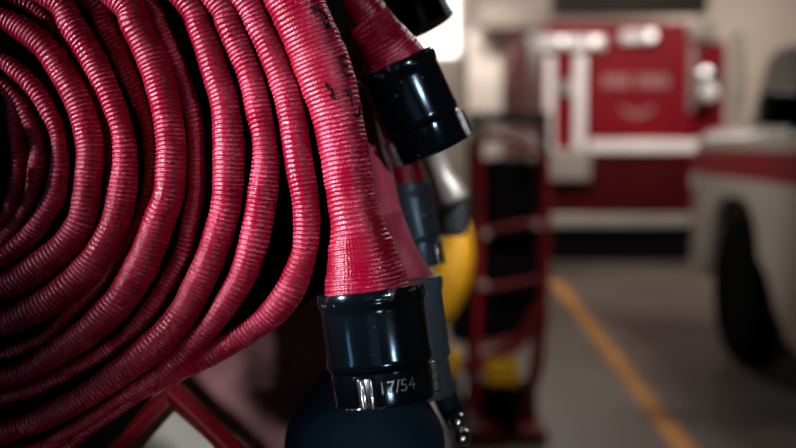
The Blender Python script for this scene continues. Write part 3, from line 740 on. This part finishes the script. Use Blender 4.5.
# maroon coat on a stand
cs = empty('coat_stand', (GX(519, 12.0), 12.0, 0), 'thin dark stand behind the black shelving unit that carries the maroon coat', 'stand')
b = MB(); b.tube([(GX(519, 12.0), 12.0, .03), (GX(519, 12.0), 12.0, GZ(36, 12.0))], .015, 10); b.build('pole', 'beam', cs)
b = MB(); b.lathe([(.02, 0), (.2, 0), (.2, .02), (.03, .035)], Matrix.Translation((GX(519, 12.0), 12.0, 0)), 28); b.build('base', 'beam', cs)
b = MB(); q_ = catmull([(521, 38, 3), (521, 46, 8), (519, 60, 12), (516, 80, 14), (515, 98, 15), (515, 112, 12)], 6)
b.tube([(GX(q[0], 11.8), 11.8, GZ(q[1], 11.8)) for q in q_], [q[2]*11.8/FPX*.8 for q in q_], 18)
tag(b.build('hanging_coat', 'maroon', None), 'maroon coat on a stand between the beige cabinet and the fire engine', 'coat')

# ================================================================== light
def area(name, loc, target, sx_, sy_, power, col, spread=None):
    l = bpy.data.lights.new(name, 'AREA'); l.shape = 'RECTANGLE'; l.size = sx_; l.size_y = sy_; l.energy = power; l.color = col
    if spread: l.spread = spread
    o = bpy.data.objects.new(name, l); COL.objects.link(o); o.location = loc
    o.rotation_euler = (Vector(target)-Vector(loc)).to_track_quat('-Z', 'Y').to_euler(); return o
tgt = P(300, 170, D0)
# daylight through the bay door behind the camera
area('bay_door_daylight', (-.5, -4.8, 2.2), (0, 2, 1.2), 2.0, 2.6, 3.5, (.72, .86, 1))
def spot(name, loc, target, ang, power, col, rad, blend=1.):
    l = bpy.data.lights.new(name, 'SPOT'); l.energy = power; l.color = col; l.shadow_soft_size = rad; l.spot_size = math.radians(ang); l.spot_blend = blend
    o = bpy.data.objects.new(name, l); COL.objects.link(o); o.location = loc
    o.rotation_euler = (Vector(target)-Vector(loc)).to_track_quat('-Z', 'Y').to_euler(); return o
spot('unseen_spot', (-1.72, .08, 1.90), P(455, 172, D0), 10.6, 560, (1, .90, .94), .06)  # unseen key from the left, cone narrowed so the inner turns stay dark
spot('unseen_spot', (.95, -.75, 1.9), P(410, 120, D0), 12, 75, (.97, .96, 1), .09)  # added to brighten the tilted coupling and the pink strip
spot('unseen_spot', (.30, -.40, .98), P(250, 400, .99), 11, 85, (1, .95, .92), .16)  # added low spot to brighten canvas, sheet and rack
spot('added_spot', (1.2, .9, 2.9), P(447, 195, 1.5), 9, 150, (1, .97, .94), .08)  # added to brighten the nozzle
spot('added_spot', (1.3, 1.2, 3.2), P(452, 262, 5.0), 9, 420, (1, .95, .88), .08)  # added to brighten the yellow pouch
spot('added_spot', (1.4, 3.2, 3.6), (GX(497, 5.2), 5.2, .95), 20, 230, (1, .95, .9), .1)  # added to brighten the cart and its yellow case
area('added_side_strip', (-1.6, -.1, 1.6), P(370, 340, D0), .22, .9, 2.2, (.4, .7, 1))  # added unseen strip for the blue streak on the front coupling
# unseen bay ceiling lights, several added to brighten engine, back wall and pickup
for (x, y, e, tx_, ty_, sp_, sz_) in ((1.0, 9.6, 34, 2.0, 12.6, 100, 1.4), (3.6, 9.6, 35, 3.0, 12.6, 100, 1.4), (-1.5, 9.5, 30, .5, 11.5, 110, 1.4),
        (1.0, 15.8, 110, 1.0, 19, 160, 1.4), (5.2, 15.5, 170, 5.0, 19, 160, 1.4), (3.0, 6.4, 80, 2.6, 6.4, 170, .5), (1.2, 11.0, 34, 1.2, 8.0, 150, 1.0)):
    area('unseen_ceiling_light', (x, y, 4.2), (tx_, ty_, 1.2), sz_, .4, e, (1, .92, .85), math.radians(sp_))
spot('added_pickup_spot', (-3.6, 6.0, 2.3), (2.2, 6.9, 1.25), 26, 420, (1, .93, .87), .2)  # added unseen spot to brighten the side of the pickup
w = bpy.data.worlds.new('World'); SC.world = w; w.use_nodes = True
bg = w.node_tree.nodes['Background']; bg.inputs[0].default_value = (.10, .095, .10, 1); bg.inputs[1].default_value = .14

# ================================================================== camera
cd = bpy.data.cameras.new('camera'); cam = bpy.data.objects.new('camera', cd); COL.objects.link(cam)
cam.location = CAM; cam.rotation_euler = (PI/2-PITCH, 0, 0)
cd.sensor_width = 36; cd.lens = FPX*36/796; cd.clip_start = .02
cd.dof.use_dof = True; cd.dof.focus_distance = .742; cd.dof.aperture_fstop = 3.8
SC.camera = cam
SC.view_settings.view_transform = 'Standard'; SC.view_settings.look = 'None'; SC.view_settings.gamma = 1
SC.view_settings.exposure = 0; SC.view_settings.use_curve_mapping = False
